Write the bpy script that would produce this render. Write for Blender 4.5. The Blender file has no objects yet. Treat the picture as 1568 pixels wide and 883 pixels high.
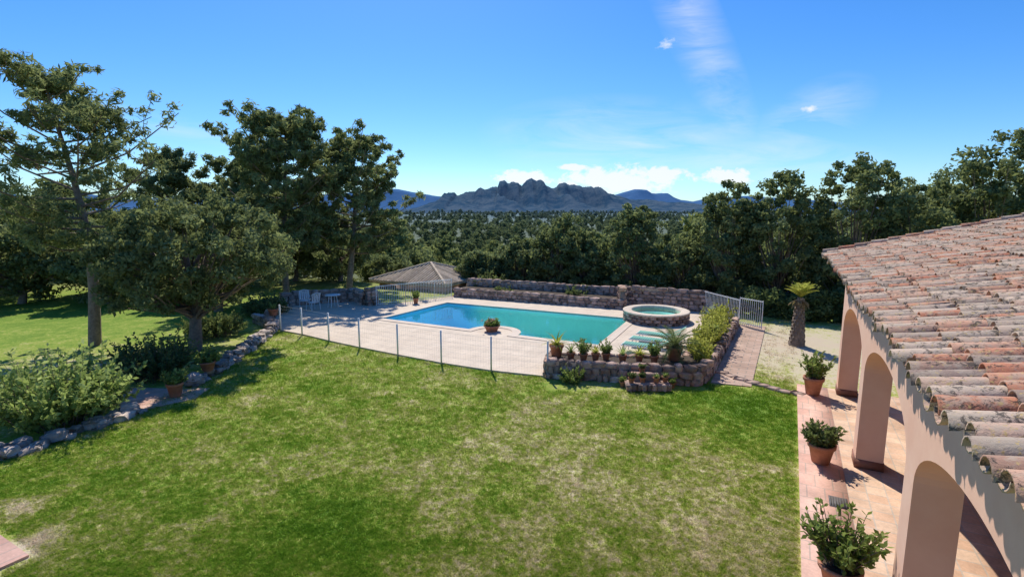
import bpy, math, random
import numpy as np
from mathutils import Vector, geometry
rng=np.random.default_rng(7); random.seed(7)
S=bpy.context.scene
CA,SA=0.8805,0.4741
def LW(s,r): return (CA*s+SA*r, -SA*s+CA*r)       # local (house grid) -> world
def WL(x,y): return (CA*x-SA*y, SA*x+CA*y)
def ss(a,b,t):
    t=np.clip((t-a)/(b-a),0,1); return t*t*(3-2*t)
def gz(x,y):
    x=np.asarray(x,float); y=np.asarray(y,float)
    r=SA*x+CA*y; d=np.hypot(x,y)
    a=1.9*ss(29.3,32,r)+7*ss(34,110,r)
    b=8*ss(50,160,d)
    z=-np.maximum(a,b)
    z=z+ss(90,200,d)*(2.2*np.sin(x/61+1)*np.cos(y/83)+1.5*np.sin(x/27+y/41))
    z=z+ss(700,2500,d)*(6+4*np.sin(x/400)*np.cos(y/500))
    return z
# ---------------------------------------------------------------- mesh builder
class MB:
    def __init__(s): s.V=[];s.n=0;s.L=[];s.C=[];s.M=[];s.A=[]
    def add(s,V,F,mat=0,var=0.5):
        V=np.asarray(V,float).reshape(-1,3)
        if isinstance(F,np.ndarray):
            m=len(F); s.L.append((F+s.n).ravel()); s.C.append(np.full(m,F.shape[1]))
        else:
            m=len(F)
            for f in F: s.L.append(np.asarray(f)+s.n)
            s.C.append(np.array([len(f) for f in F]))
        s.V.append(V); s.n+=len(V)
        s.M.append(np.full(m,mat)); s.A.append(np.broadcast_to(np.asarray(var,float),(m,)).copy())
    def build(s,name,mats,smooth=False,link=True,loc=None):
        V=np.concatenate(s.V); L=np.concatenate(s.L).astype(np.int32); C=np.concatenate(s.C)
        me=bpy.data.meshes.new(name)
        me.vertices.add(len(V)); me.vertices.foreach_set('co',V.astype(np.float32).ravel())
        me.loops.add(len(L)); me.loops.foreach_set('vertex_index',L)
        me.polygons.add(len(C)); st=np.concatenate([[0],np.cumsum(C)[:-1]]).astype(np.int32)
        me.polygons.foreach_set('loop_start',st)
        me.polygons.foreach_set('material_index',np.concatenate(s.M).astype(np.int32))
        me.update(calc_edges=True)
        a=me.attributes.new('var','FLOAT','FACE'); a.data.foreach_set('value',np.concatenate(s.A).astype(np.float32))
        if smooth: me.polygons.foreach_set('use_smooth',np.ones(len(C),bool))
        for m in mats: me.materials.append(m)
        o=bpy.data.objects.new(name,me)
        if link: S.collection.objects.link(o)
        if loc is not None: o.location=loc
        return o
def box(mb,x0,x1,y0,y1,z0,z1,mat=0,var=.5,f=None):
    V=[(x,y,z) for z in(z0,z1) for y in(y0,y1) for x in(x0,x1)]
    if f: V=[(*f(a,b),c) for a,b,c in V]
    mb.add(V,np.array([[0,2,3,1],[4,5,7,6],[0,1,5,4],[2,6,7,3],[0,4,6,2],[1,3,7,5]]),mat,var)
def tube(mb,P,R,seg=6,mat=0,var=.5):
    P=np.asarray(P,float); n=len(P); R=np.broadcast_to(R,(n,))
    V=[]
    for i in range(n):
        t=P[min(i+1,n-1)]-P[max(i-1,0)]; t=t/(np.linalg.norm(t)+1e-9)
        a=np.cross(t,[0,0,1] if abs(t[2])<.9 else [1,0,0]); a/=np.linalg.norm(a); b=np.cross(t,a)
        for k in range(seg):
            w=2*math.pi*k/seg; V.append(P[i]+R[i]*(math.cos(w)*a+math.sin(w)*b))
    F=[]
    for i in range(n-1):
        for k in range(seg):
            k2=(k+1)%seg; F.append((i*seg+k,i*seg+k2,(i+1)*seg+k2,(i+1)*seg+k))
    mb.add(V,np.array(F),mat,var)
    mb.add(V[:seg],[tuple(range(seg))[::-1]],mat,var); mb.add(V[-seg:],[tuple(range(seg))],mat,var)
def lathe(mb,prof,c,seg=20,mat=0,var=.5):
    V=[];F=[]
    for (r,z) in prof:
        for k in range(seg):
            w=2*math.pi*k/seg; V.append((c[0]+r*math.cos(w),c[1]+r*math.sin(w),c[2]+z))
    for i in range(len(prof)-1):
        for k in range(seg):
            k2=(k+1)%seg; F.append((i*seg+k,i*seg+k2,(i+1)*seg+k2,(i+1)*seg+k))
    mb.add(V,np.array(F),mat,var)
def poly(mb,pts,z,mat=0,holes=(),down=None,var=.5):
    L=[[Vector((p[0],p[1],0)) for p in pts]]+[[Vector((p[0],p[1],0)) for p in h] for h in holes]
    T=geometry.tessellate_polygon(L); P=[p for l in L for p in l]
    F=[]
    for t in T:
        a,b,c=[P[i] for i in t]
        F.append(t if (b-a).cross(c-a).z>0 else t[::-1])
    mb.add([(p.x,p.y,z) for p in P],np.array(F),mat,var)
    if down is not None:
        for l in L:
            n=len(l); V=[(p.x,p.y,z) for p in l]+[(p.x,p.y,down) for p in l]
            mb.add(V,np.array([(i,(i+1)%n,n+(i+1)%n,n+i) for i in range(n)]),mat,var)
# ---------------------------------------------------------------- materials
def newmat(name):
    m=bpy.data.materials.new(name); m.use_nodes=True; nt=m.node_tree
    b=nt.nodes['Principled BSDF']; return m,nt,b
def nd(nt,t,**k):
    n=nt.nodes.new(t)
    for a,v in k.items():
        if a[0]=='i' and a[1:].isdigit(): n.inputs[int(a[1:])].default_value=v
        else: setattr(n,a,v)
    return n
def ramp(nt,fac,stops,interp='LINEAR'):
    r=nt.nodes.new('ShaderNodeValToRGB'); cr=r.color_ramp; cr.interpolation=interp
    while len(cr.elements)<len(stops): cr.elements.new(.5)
    for e,(p,c) in zip(cr.elements,stops):
        e.position=p; e.color=(*c,1) if len(c)==3 else c
    nt.links.new(fac,r.inputs[0]); return r.outputs[0]
def math_(nt,op,a,b=None,c=None,clamp=False):
    n=nt.nodes.new('ShaderNodeMath'); n.operation=op; n.use_clamp=clamp
    for i,v in enumerate((a,b,c)):
        if v is None: continue
        if isinstance(v,(int,float)): n.inputs[i].default_value=v
        else: nt.links.new(v,n.inputs[i])
    return n.outputs[0]
def mix(nt,f,a,b,mode='MIX'):
    n=nt.nodes.new('ShaderNodeMix'); n.data_type='RGBA'; n.blend_type=mode
    for i,v in ((0,f),(6,a),(7,b)):
        if isinstance(v,(int,float)): n.inputs[i].default_value=v
        elif isinstance(v,tuple): n.inputs[i].default_value=(*v,1)
        else: nt.links.new(v,n.inputs[i])
    return n.outputs[2]
def pos(nt): return nt.nodes.new('ShaderNodeNewGeometry').outputs['Position']
def noise(nt,vec,scale,detail=4,rough=.55,dist=0):
    n=nd(nt,'ShaderNodeTexNoise'); n.inputs['Scale'].default_value=scale; n.inputs['Detail'].default_value=detail
    n.inputs['Roughness'].default_value=rough; n.inputs['Distortion'].default_value=dist
    nt.links.new(vec,n.inputs['Vector']); return n.outputs[0]
def bump(nt,b,h,strength=.4,dist=.02):
    n=nd(nt,'ShaderNodeBump'); n.inputs['Strength'].default_value=strength; n.inputs['Distance'].default_value=dist
    nt.links.new(h,n.inputs['Height']); nt.links.new(n.outputs[0],b.inputs['Normal'])
def attr(nt): return nd(nt,'ShaderNodeAttribute',attribute_name='var').outputs['Fac']
def simple(name,c1,c2,scale=3,rough=.8,bs=.3,bd=.01,usevar=0,spec=.3):
    m,nt,b=newmat(name); p=pos(nt); f=noise(nt,p,scale,4,.65)
    c=ramp(nt,f,[(.3,c1),(.7,c2)])
    if usevar:
        v=ramp(nt,attr(nt),[(0,(1-usevar,)*3),(1,(1+usevar*.8,)*3)]); c=mix(nt,1.,c,v,'MULTIPLY')
    nt.links.new(c,b.inputs['Base Color']); b.inputs['Roughness'].default_value=rough
    b.inputs['Specular IOR Level'].default_value=spec
    bump(nt,b,noise(nt,p,scale*6,3,.7),bs,bd); return m
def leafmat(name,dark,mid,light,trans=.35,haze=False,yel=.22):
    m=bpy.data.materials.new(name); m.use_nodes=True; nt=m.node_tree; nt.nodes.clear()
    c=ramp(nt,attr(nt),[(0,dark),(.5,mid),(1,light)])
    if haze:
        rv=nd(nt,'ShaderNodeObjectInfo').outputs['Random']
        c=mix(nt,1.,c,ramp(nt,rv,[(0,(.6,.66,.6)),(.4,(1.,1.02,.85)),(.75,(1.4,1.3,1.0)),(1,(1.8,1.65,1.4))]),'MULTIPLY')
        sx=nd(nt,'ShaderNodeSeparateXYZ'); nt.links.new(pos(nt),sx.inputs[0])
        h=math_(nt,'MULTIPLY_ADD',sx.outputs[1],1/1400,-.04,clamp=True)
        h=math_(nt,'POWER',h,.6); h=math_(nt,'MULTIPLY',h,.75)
        c=mix(nt,h,c,(.10,.17,.21))  # distance haze tinted straight into the leaf colour
    d=nd(nt,'ShaderNodeBsdfDiffuse'); t=nd(nt,'ShaderNodeBsdfTranslucent')
    nt.links.new(c,d.inputs[0])
    tc=mix(nt,yel,c,(.55,.6,.12)); nt.links.new(tc,t.inputs[0])
    a=nd(nt,'ShaderNodeMixShader'); a.inputs[0].default_value=trans; nt.links.new(d.outputs[0],a.inputs[1]); nt.links.new(t.outputs[0],a.inputs[2])
    o=nd(nt,'ShaderNodeOutputMaterial'); nt.links.new(a.outputs[0],o.inputs[0]); return m
M={}
M['bark']=simple('bark',(.15,.115,.09),(.32,.25,.20),8,.95,.8,.03)
M['oak']=leafmat('oak_leaves',(.085,.11,.052),(.175,.215,.10),(.31,.35,.175),.44,yel=.2)
M['pine']=leafmat('pine_needles',(.10,.125,.06),(.20,.24,.115),(.33,.37,.18),.47,yel=.2)
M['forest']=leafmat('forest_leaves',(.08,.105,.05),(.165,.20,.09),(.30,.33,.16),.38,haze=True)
M['bush']=leafmat('bush_leaves',(.15,.23,.06),(.32,.42,.13),(.55,.63,.26),.5)
M['darkbush']=leafmat('dark_bush_leaves',(.065,.095,.04),(.12,.17,.07),(.22,.27,.12),.4)
M['potleaf']=leafmat('pot_plant_leaves',(.09,.14,.035),(.18,.26,.075),(.36,.44,.15),.42)
M['yellowleaf']=leafmat('yellow_green_leaves',(.18,.23,.04),(.38,.40,.07),(.6,.58,.15),.45)
M['deadfrond']=leafmat('dead_fronds',(.16,.11,.06),(.26,.19,.11),(.4,.31,.19),.3)
M['flower']=simple('flower_petals',(.5,.12,.1),(.7,.5,.4),30,.6)
M['terracotta']=simple('terracotta',(.34,.14,.08),(.52,.24,.15),6,.8,.2,.005)
M['soil']=simple('soil',(.05,.035,.025),(.12,.09,.065),20,.95,.8,.02)
M['stucco']=simple('stucco_pink',(.74,.45,.33),(.80,.53,.40),1.5,.9,.35,.006)
M['plinth']=simple('plinth_tile',(.20,.09,.06),(.30,.14,.10),4,.6)
M['white']=simple('white_paint',(.75,.75,.73),(.82,.82,.8),5,.4,.05,.002)
M['stone']=simple('wall_stone',(.32,.19,.14),(.58,.42,.33),5,.9,.7,.03,usevar=.5)
M['greystone']=simple('grey_stone',(.34,.27,.23),(.56,.47,.40),6,.9,.7,.03,usevar=.4)
M['mortar']=simple('mortar',(.18,.14,.11),(.34,.27,.21),8,.95,.6,.02)
M['metal']=simple('grey_metal',(.45,.45,.45),(.55,.55,.55),5,.5)
M['greenfab']=simple('green_fabric',(.14,.38,.30),(.2,.48,.38),6,.6)
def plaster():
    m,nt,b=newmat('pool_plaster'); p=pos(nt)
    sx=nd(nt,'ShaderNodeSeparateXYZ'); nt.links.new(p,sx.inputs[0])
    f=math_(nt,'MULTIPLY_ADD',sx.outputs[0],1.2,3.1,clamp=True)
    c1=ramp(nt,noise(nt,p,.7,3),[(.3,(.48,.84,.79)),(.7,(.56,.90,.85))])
    c=mix(nt,f,(.22,.66,.92),c1); nt.links.new(c,b.inputs['Base Color']); b.inputs['Roughness'].default_value=.7; return m  # bluer left end: sky reflection painted into the floor colour
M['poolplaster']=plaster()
M['grate']=simple('drain_grate',(.1,.09,.08),(.18,.16,.15),10,.6)
M['wood']=simple('soffit_wood',(.2,.12,.07),(.3,.19,.12),4,.8)
M['palerooftile']=simple('pool_house_tiles',(.36,.28,.20),(.58,.48,.37),3,.9,.4,.02,usevar=.3)
def tiled(name,c1,c2,mort,w,h,off=0,ms=.012,bs=.4,noisy=.3):
    m,nt,b=newmat(name); p=pos(nt)
    mp=nd(nt,'ShaderNodeMapping'); mp.inputs['Rotation'].default_value=(0,0,math.radians(28.3)); nt.links.new(p,mp.inputs[0])
    br=nd(nt,'ShaderNodeTexBrick',offset=off,squash=1); br.inputs['Scale'].default_value=1
    br.inputs['Color1'].default_value=(*c1,1); br.inputs['Color2'].default_value=(*c2,1); br.inputs['Mortar'].default_value=(*mort,1)
    br.inputs['Mortar Size'].default_value=ms; br.inputs['Brick Width'].default_value=w; br.inputs['Row Height'].default_value=h
    nt.links.new(mp.outputs[0],br.inputs['Vector'])
    n1=noise(nt,p,1.3,4,.6); n2=noise(nt,p,25,3,.6)
    v=ramp(nt,n1,[(.3,(1-noisy,)*3),(.7,(1+noisy*.4,)*3)])
    c=mix(nt,1.,br.outputs[0],v,'MULTIPLY'); v2=ramp(nt,n2,[(.3,(.88,)*3),(.7,(1.08,)*3)]); c=mix(nt,1.,c,v2,'MULTIPLY')
    nt.links.new(c,b.inputs['Base Color']); b.inputs['Roughness'].default_value=.75; b.inputs['Specular IOR Level'].default_value=.25
    inv=math_(nt,'SUBTRACT',1.,br.outputs[1]); bump(nt,b,math_(nt,'MULTIPLY_ADD',n2,.3,inv),bs,.006); return m
M['deck']=tiled('deck_pavers',(.66,.535,.405),(.70,.575,.44),(.56,.45,.345),.5,.5,0,.010,noisy=.14,bs=.2)
M['coping']=tiled('coping_stone',(.66,.54,.42),(.70,.58,.46),(.5,.4,.32),.5,5,0,.01,.2,.12)
M['terrtile']=tiled('terrace_tiles',(.58,.36,.23),(.68,.47,.32),(.50,.40,.31),.32,.32,0,.012)
M['pinkpaver']=tiled('pink_pavers',(.64,.37,.28),(.70,.45,.35),(.48,.35,.28),.3,.5,.5,.012)
M['path']=tiled('path_bricks',(.50,.33,.24),(.60,.42,.32),(.36,.28,.22),.5,.25,.5,.02)
def lawn_color(nt,p):
    n1=noise(nt,p,.6,3,.6,.6); n2=noise(nt,p,1.9,5,.82,.4); n3=noise(nt,p,10,2,.7)
    sx=nd(nt,'ShaderNodeSeparateXYZ'); nt.links.new(p,sx.inputs[0]); X,Y=sx.outputs[0],sx.outputs[1]
    def blob(cx,cy,r):
        v=nd(nt,'ShaderNodeVectorMath',operation='DISTANCE'); nt.links.new(p,v.inputs[0]); v.inputs[1].default_value=(cx,cy,0)
        return math_(nt,'SUBTRACT',1.,math_(nt,'DIVIDE',v.outputs['Value'],r),clamp=True)
    d=math_(nt,'MULTIPLY_ADD',n1,.40,math_(nt,'MULTIPLY',n2,.60))
    d=math_(nt,'ADD',d,math_(nt,'MULTIPLY',math_(nt,'SUBTRACT',n3,.5),.55))
    for (x,y,r,w) in ((-3.2,8.0,1.9,-.16),(6.2,13.2,3.2,-.20),(-9,10.2,2.2,-.08),(2.0,9.4,5.5,.10),(11.5,20,7,.34),(-9.0,8.75,.75,.28),(-7.8,7.6,.7,.28),(-15,15.5,5,.2),(-24,27,13,-.16),(4.0,7.4,2.2,.06)):
        d=math_(nt,'ADD',d,math_(nt,'MULTIPLY',blob(x,y,r),w))
    c=ramp(nt,d,[(.31,(.115,.235,.018)),(.43,(.20,.315,.033)),(.52,(.32,.375,.068)),(.595,(.45,.44,.17)),(.68,(.60,.54,.35)),(.80,(.60,.50,.37))])
    return c,Y,n2,n3
def groundmat():
    m,nt,b=newmat('lawn_ground'); p=pos(nt); c,Y,n2,n3=lawn_color(nt,p)
    c=mix(nt,.14,c,(.26,.2,.12))
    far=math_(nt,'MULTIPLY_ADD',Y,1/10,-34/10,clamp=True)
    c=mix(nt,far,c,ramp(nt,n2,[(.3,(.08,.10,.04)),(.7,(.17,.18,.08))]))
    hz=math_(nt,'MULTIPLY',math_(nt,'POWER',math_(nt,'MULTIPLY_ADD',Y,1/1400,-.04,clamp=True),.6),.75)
    c=mix(nt,hz,c,(.10,.17,.21))  # aerial haze painted into the ground colour, growing with distance
    nt.links.new(c,b.inputs['Base Color']); b.inputs['Roughness'].default_value=.95; b.inputs['Specular IOR Level'].default_value=.1
    bump(nt,b,noise(nt,p,22,2,.6),.7,.03); return m
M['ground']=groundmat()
def grassmat():
    m=bpy.data.materials.new('grass_blades'); m.use_nodes=True; nt=m.node_tree; nt.nodes.clear()
    p=pos(nt); c,_,_,_=lawn_color(nt,p)
    v=ramp(nt,attr(nt),[(0,(.75,)*3),(1,(1.5,)*3)]); c=mix(nt,1.,c,v,'MULTIPLY')
    d=nd(nt,'ShaderNodeBsdfDiffuse'); t=nd(nt,'ShaderNodeBsdfTranslucent'); nt.links.new(c,d.inputs[0]); nt.links.new(c,t.inputs[0])
    a=nd(nt,'ShaderNodeMixShader'); a.inputs[0].default_value=.5; nt.links.new(d.outputs[0],a.inputs[1]); nt.links.new(t.outputs[0],a.inputs[2])
    o=nd(nt,'ShaderNodeOutputMaterial'); nt.links.new(a.outputs[0],o.inputs[0]); return m
M['grass']=grassmat()
def tilemat():
    m,nt,b=newmat('roof_tiles'); p=pos(nt)
    c=ramp(nt,attr(nt),[(0,(.46,.16,.09)),(.15,(.55,.26,.16)),(.35,(.56,.37,.27)),(.55,(.37,.28,.22)),(.75,(.60,.45,.34)),(.9,(.29,.21,.17)),(1,(.52,.23,.13))])
    l0=ramp(nt,noise(nt,p,2.2,3,.7),[(.40,(0,)*3),(.65,(1,)*3)])
    l1=ramp(nt,noise(nt,p,9,4,.75),[(.47,(0,)*3),(.60,(1,)*3)])
    c=mix(nt,math_(nt,'MULTIPLY',l1,.6),c,(.42,.35,.27))
    l2=ramp(nt,math_(nt,'ADD',noise(nt,p,14,5,.8,.5),math_(nt,'MULTIPLY',l0,.07)),[(.55,(0,)*3),(.62,(1,)*3)])
    c=mix(nt,math_(nt,'MULTIPLY',l2,.85),c,(.055,.048,.042))
    l3=ramp(nt,noise(nt,p,27,3,.7),[(.60,(0,)*3),(.66,(1,)*3)])
    c=mix(nt,math_(nt,'MULTIPLY',l3,.75),c,(.52,.37,.14))
    nt.links.new(c,b.inputs['Base Color']); b.inputs['Roughness'].default_value=.9; b.inputs['Specular IOR Level'].default_value=.2
    bump(nt,b,noise(nt,p,45,3,.75),.6,.01); return m
M['tile']=tilemat()
def watermat():
    m=bpy.data.materials.new('pool_water'); m.use_nodes=True; nt=m.node_tree; nt.nodes.clear(); p=pos(nt)
    bn=nd(nt,'ShaderNodeBump'); bn.inputs['Strength'].default_value=.2; bn.inputs['Distance'].default_value=.02; nt.links.new(noise(nt,p,3.5,3,.5),bn.inputs['Height'])
    tr=nd(nt,'ShaderNodeBsdfTransparent'); tr.inputs[0].default_value=(.70,.98,.97,1)
    g=nd(nt,'ShaderNodeBsdfGlossy'); g.inputs['Roughness'].default_value=.03; nt.links.new(bn.outputs[0],g.inputs['Normal'])
    f=nd(nt,'ShaderNodeFresnel'); f.inputs[0].default_value=1.34; nt.links.new(bn.outputs[0],f.inputs['Normal'])
    a=nd(nt,'ShaderNodeMixShader'); nt.links.new(f.outputs[0],a.inputs[0]); nt.links.new(tr.outputs[0],a.inputs[1]); nt.links.new(g.outputs[0],a.inputs[2])
    o=nd(nt,'ShaderNodeOutputMaterial'); nt.links.new(a.outputs[0],o.inputs[0]); return m
M['water']=watermat()
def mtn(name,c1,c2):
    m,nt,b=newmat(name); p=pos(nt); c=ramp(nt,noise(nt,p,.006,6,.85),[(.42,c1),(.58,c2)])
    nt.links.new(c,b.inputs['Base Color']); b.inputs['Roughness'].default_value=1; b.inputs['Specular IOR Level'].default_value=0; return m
M['mtn']=mtn('hazed_mountain_rock',(.028,.07,.12),(.085,.125,.165)); M['mtnfar']=mtn('hazed_far_mountain_rock',(.055,.135,.27),(.07,.155,.30))  # blue aerial haze is painted into both rock colours
# ---------------------------------------------------------------- geometry data
poolA=(-6.5,25.3);poolB=(-3.8,29.9);poolC=(5.9,25.3);poolD=(3.43,20.1)
def lerp(a,b,t): return tuple(a[i]+(b[i]-a[i])*t for i in range(len(a)))
AD=np.array([9.93,-5.2]);AD/=np.linalg.norm(AD); nrm=np.array([-AD[1],AD[0]])
pc=np.array([-.85,22.34])
pool=[poolB,poolA]
for k in range(13):
    w=math.pi*k/12; q=pc-AD*1.25*math.cos(w)+nrm*1.25*math.sin(w); pool.append(tuple(q))
pool+=[poolD,poolC]
def inpoly(x,y,P):
    x=np.asarray(x);y=np.asarray(y);c=np.zeros(x.shape,bool);n=len(P)
    for i in range(n):
        x1,y1=P[i];x2,y2=P[(i+1)%n]
        if y1==y2: continue
        c^=((y1>y)!=(y2>y))&(x<(x2-x1)*(y-y1)/(y2-y1)+x1)
    return c
fence=[(-10.45,22.8),(-9.18,22.05),(-7.6,20.9),(-6.02,19.84),(-4.27,18.75),(-2.5,17.7),(-.7,16.8),(1.15,16.15)]
deck=fence+[(5.6,15.5),LW(-2.1,16.8),LW(-2.0,26.5),(10.2,27.3),(6.1,28.2),(-3.6,32.5),(-7.3,29.4),(-9.3,30.5),(-13.0,28.6),(-11.6,24.6)]
# ---------------------------------------------------------------- ground
def axis(lo,hi,step,far):
    a=list(np.arange(lo,hi+1e-6,step)); d=step; v=hi
    while v<far: d*=1.22; v+=d; a.append(v)
    d=step; v=lo
    while v>-far: d*=1.22; v-=d; a.insert(0,v)
    return np.array(a)
gx=axis(-40,40,.5,12000); gy=axis(-12,60,.5,12000)
GX,GY=np.meshgrid(gx,gy); GZ=gz(GX,GY)
nx=len(gx);ny=len(gy)
I=np.arange(nx*ny).reshape(ny,nx); F=np.stack([I[:-1,:-1],I[:-1,1:],I[1:,1:],I[1:,:-1]],-1).reshape(-1,4)
cx=(GX[:-1,:-1]+GX[1:,1:])/2; cy=(GY[:-1,:-1]+GY[1:,1:])/2
big=[(-7.6,25.6),(-4.2,31.0),(7.0,25.6),(3.9,18.9)]
keep=~inpoly(cx,cy,big).ravel()
mb=MB(); mb.add(np.stack([GX.ravel(),GY.ravel(),GZ.ravel()],-1),F[keep]); mb.build('ground',[M['ground']],True)
def offs(P,d):
    out=[];n=len(P)
    for i in range(n):
        p0,p1,p2=[np.array(P[j%n]) for j in (i-1,i,i+1)]
        e1=p1-p0;e1/=np.linalg.norm(e1);e2=p2-p1;e2/=np.linalg.norm(e2)
        n1=np.array([e1[1],-e1[0]]);n2=np.array([e2[1],-e2[0]]); b=n1+n2;b/=np.linalg.norm(b)
        out.append(tuple(p1+b*d/max(.5,b@n1)))
    return out
area=sum(pool[i][0]*pool[(i+1)%len(pool)][1]-pool[(i+1)%len(pool)][0]*pool[i][1] for i in range(len(pool)))
copo=offs(pool,.38 if area>0 else -.38)
mb=MB(); poly(mb,deck,.06,0,[copo],down=-.2)
mb.build('pool_deck',[M['deck']])
mb=MB(); poly(mb,copo,.085,0,[pool],down=0.0); mb.build('pool_coping',[M['coping']])
mb=MB(); n=len(pool)
V=[(p[0],p[1],.08) for p in pool]+[(p[0],p[1],-1.5) for p in pool]
mb.add(V,np.array([(i,(i+1)%n,n+(i+1)%n,n+i) for i in range(n)])); poly(mb,pool,-1.5)
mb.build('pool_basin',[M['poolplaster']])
mb=MB(); poly(mb,pool,-.06); mb.build('pool_water',[M['water']])
# ---------------------------------------------------------------- stone walls
g=[-1,0,1]; RV=[];idx={}
for a in g:
    for b_ in g:
        for c in g:
            if (a,b_,c)!=(0,0,0): idx[(a,b_,c)]=len(RV); RV.append((a,b_,c))
RF=[]
for ax in range(3):
    for sg in(-1,1):
        o=[i for i in range(3) if i!=ax]
        for u in(-1,0):
            for v in(-1,0):
                q=[]
                for du,dv in((0,0),(1,0),(1,1),(0,1)):
                    k=[0,0,0];k[ax]=sg;k[o[0]]=u+du;k[o[1]]=v+dv;q.append(idx[tuple(k)])
                RF.append(q)
RV=np.array(RV,float);RV=RV/(np.linalg.norm(RV,axis=1,keepdims=True)**.55);RF=np.array(RF)
def stone(mb,c,half,ang,mat=0,jit=.13):
    V=RV*half*(1+rng.uniform(-jit,jit,RV.shape)); V+=rng.normal(0,.03,RV.shape)*np.array(half)
    ca,sa=math.cos(ang),math.sin(ang); t=rng.normal(0,.06)
    V=V@np.array([[1,0,t],[0,1,0],[-t,0,1]]); V=np.stack([V[:,0]*ca-V[:,1]*sa,V[:,0]*sa+V[:,1]*ca,V[:,2]],-1)+np.array(c)
    mb.add(V,RF,mat,rng.random())
def stone_wall(name,P,H,T=.35,z0=0,sw=.36,sh=.2,mat='stone',rough=0,cap=True):
    mb=MB()
    for i in range(len(P)-1):
        a=np.array(P[i][:2],float);b=np.array(P[i+1][:2],float); L=np.linalg.norm(b-a); d=(b-a)/L; ang=math.atan2(d[1],d[0]); nn=np.array([-d[1],d[0]])
        if H>.3:
            q=[a+nn*T*.40,b+nn*T*.40,b-nn*T*.40,a-nn*T*.40]
            V=[(*p,z0-.3) for p in q]+[(*p,z0+H-.05) for p in q]
            mb.add(V,np.array([[0,1,5,4],[1,2,6,5],[2,3,7,6],[3,0,4,7],[4,5,6,7],[3,2,1,0]]),1)
        rows=max(1,round(H/sh)); 
        for r in range(rows):
            x=-rng.uniform(0,.1)
            top=(r==rows-1) and cap
            while x<L:
                w=sw*rng.uniform(.55,1.5)*(1.2 if top else 1); 
                zc=z0+(r+.5)*H/rows+rng.normal(0,rough+.012)
                if top or H<=.3: sides=[0]
                else: sides=[-1,1]
                for sd in sides:
                    hy=T*.56 if sd==0 else T*.2
                    p=a+d*(x+w/2)+nn*(sd*T*.38+rng.normal(0,.012+rough))
                    stone(mb,(*p,zc),(w*.53,hy*rng.uniform(.85,1.15),H/rows*.55*rng.uniform(.8,1.25)),ang+rng.normal(0,.06),jit=.2)
                x+=w
    return mb.build(name,[M[mat],M['mortar']])
stone_wall('stone_wall',[(-3.6,32.3),(6.1,28.0)],.6,.4)
mb=MB(); poly(mb,[(-3.6,32.4),(6.1,28.1),(6.6,29.6),(-2.9,34.0)],.5); mb.build('planting_bed',[M['soil']])
stone_wall('stone_wall',[(-2.9,34.2),(6.2,30.0)],1.0,.4)
stone_wall('stone_wall',[(6.1,28.0),(6.25,29.2),(10.3,27.2)],1.2,.4)
stone_wall('stone_wall',[(-13.0,28.6),(-12.0,29.5),(-9.4,30.6),(-8.6,29.3)],.85,.4)
stone_wall('stone_wall',[(-13.0,28.6),(-12.2,25.5),(-11.2,23.4)],.5,.4)
stone_wall('planter_wall',[(1.15,16.2),(5.7,15.45),LW(-2.1,17.0)],.62,.34,sw=.3,sh=.19)
stone_wall('planter_wall',[(1.15,16.2),(1.35,17.3),(5.2,16.7),LW(-3.0,17.6)],.55,.26,sw=.3,sh=.19)
mb=MB(); poly(mb,[(1.2,16.25),(5.7,15.5),(6.0,16.2),(5.2,16.7),(1.35,17.2)],.5); mb.build('planter_soil',[M['soil']])
stone_wall('planter_wall',[LW(-2.1,17.2),LW(-2.0,25.6)],.5,.3,sw=.3,sh=.18)
stone_wall('planter_wall',[LW(-3.0,17.6),LW(-2.8,25.2)],.4,.25,sw=.3,sh=.18)
mb=MB(); poly(mb,[LW(-3.0,17.5),LW(-2.1,17.0),LW(-2.0,25.6),LW(-2.8,25.4)],.38); mb.build('planter_soil',[M['soil']])
bord=[(-12.2,8.3),(-11.3,10.5),(-10.7,11.6),(-10.1,13.3)]
def border(name,P,n,H,W):
    mb=MB()
    for i in range(len(P)-1):
        L=math.dist(P[i],P[i+1]); ang=math.atan2(P[i+1][1]-P[i][1],P[i+1][0]-P[i][0])
        for k in range(int(L*n)):
            t=rng.random(); p=lerp(P[i],P[i+1],t); o_=rng.uniform(-W,W)
            s_=rng.uniform(.07,.20); stone(mb,(p[0]-math.sin(ang)*o_,p[1]+math.cos(ang)*o_,rng.uniform(0,H)),(s_*1.2,s_*.85,s_*.6),ang+rng.normal(0,.6),0,.22)
    return mb.build(name,[M['greystone']])
border('stone_border',bord,24,.16,.24)
border('stone_border',[(-9.9,15.2),(-9.9,16.4),(-10.2,19.2),(-10.7,22.2)],22,.30,.20)
stone_wall('stone_border',[(-10.7,22.2),(-10.9,23.2),(-12.3,24.5)],.45,.4,mat='greystone')
border('stone_border',[(-13.2,15.2),(-13.6,17.2),(-13.2,19)],12,.2,.25)
mb=MB(); box(mb,3.45,4.75,14.85,15.3,0,.22); box(mb,3.7,4.5,15.2,15.5,.0,.42)
for k in range(9): stone(mb,(3.5+k*.15,14.84,.12),(.09,.07,.11),0)
mb.build('stone_step',[M['stone']])
mb=MB()
pts=[(7.0,16.6),(7.3,15.9),(7.75,15.3),(8.1,14.8),(8.75,14.35)]
for i in range(len(pts)-1):
    for t in(0,.5):
        p=lerp(pts[i],pts[i+1],t); stone(mb,(*p,.03),(.24,.15,.05),math.atan2(-.6,.5)+rng.normal(0,.2))
mb.build('stepping_stones',[M['path']])
mb=MB(); poly(mb,[LW(-1.9,16.7),LW(-.75,16.9),LW(-.75,26.5),LW(-1.85,26.5)],.03,down=-.1); mb.build('brick_path',[M['path']])
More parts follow.
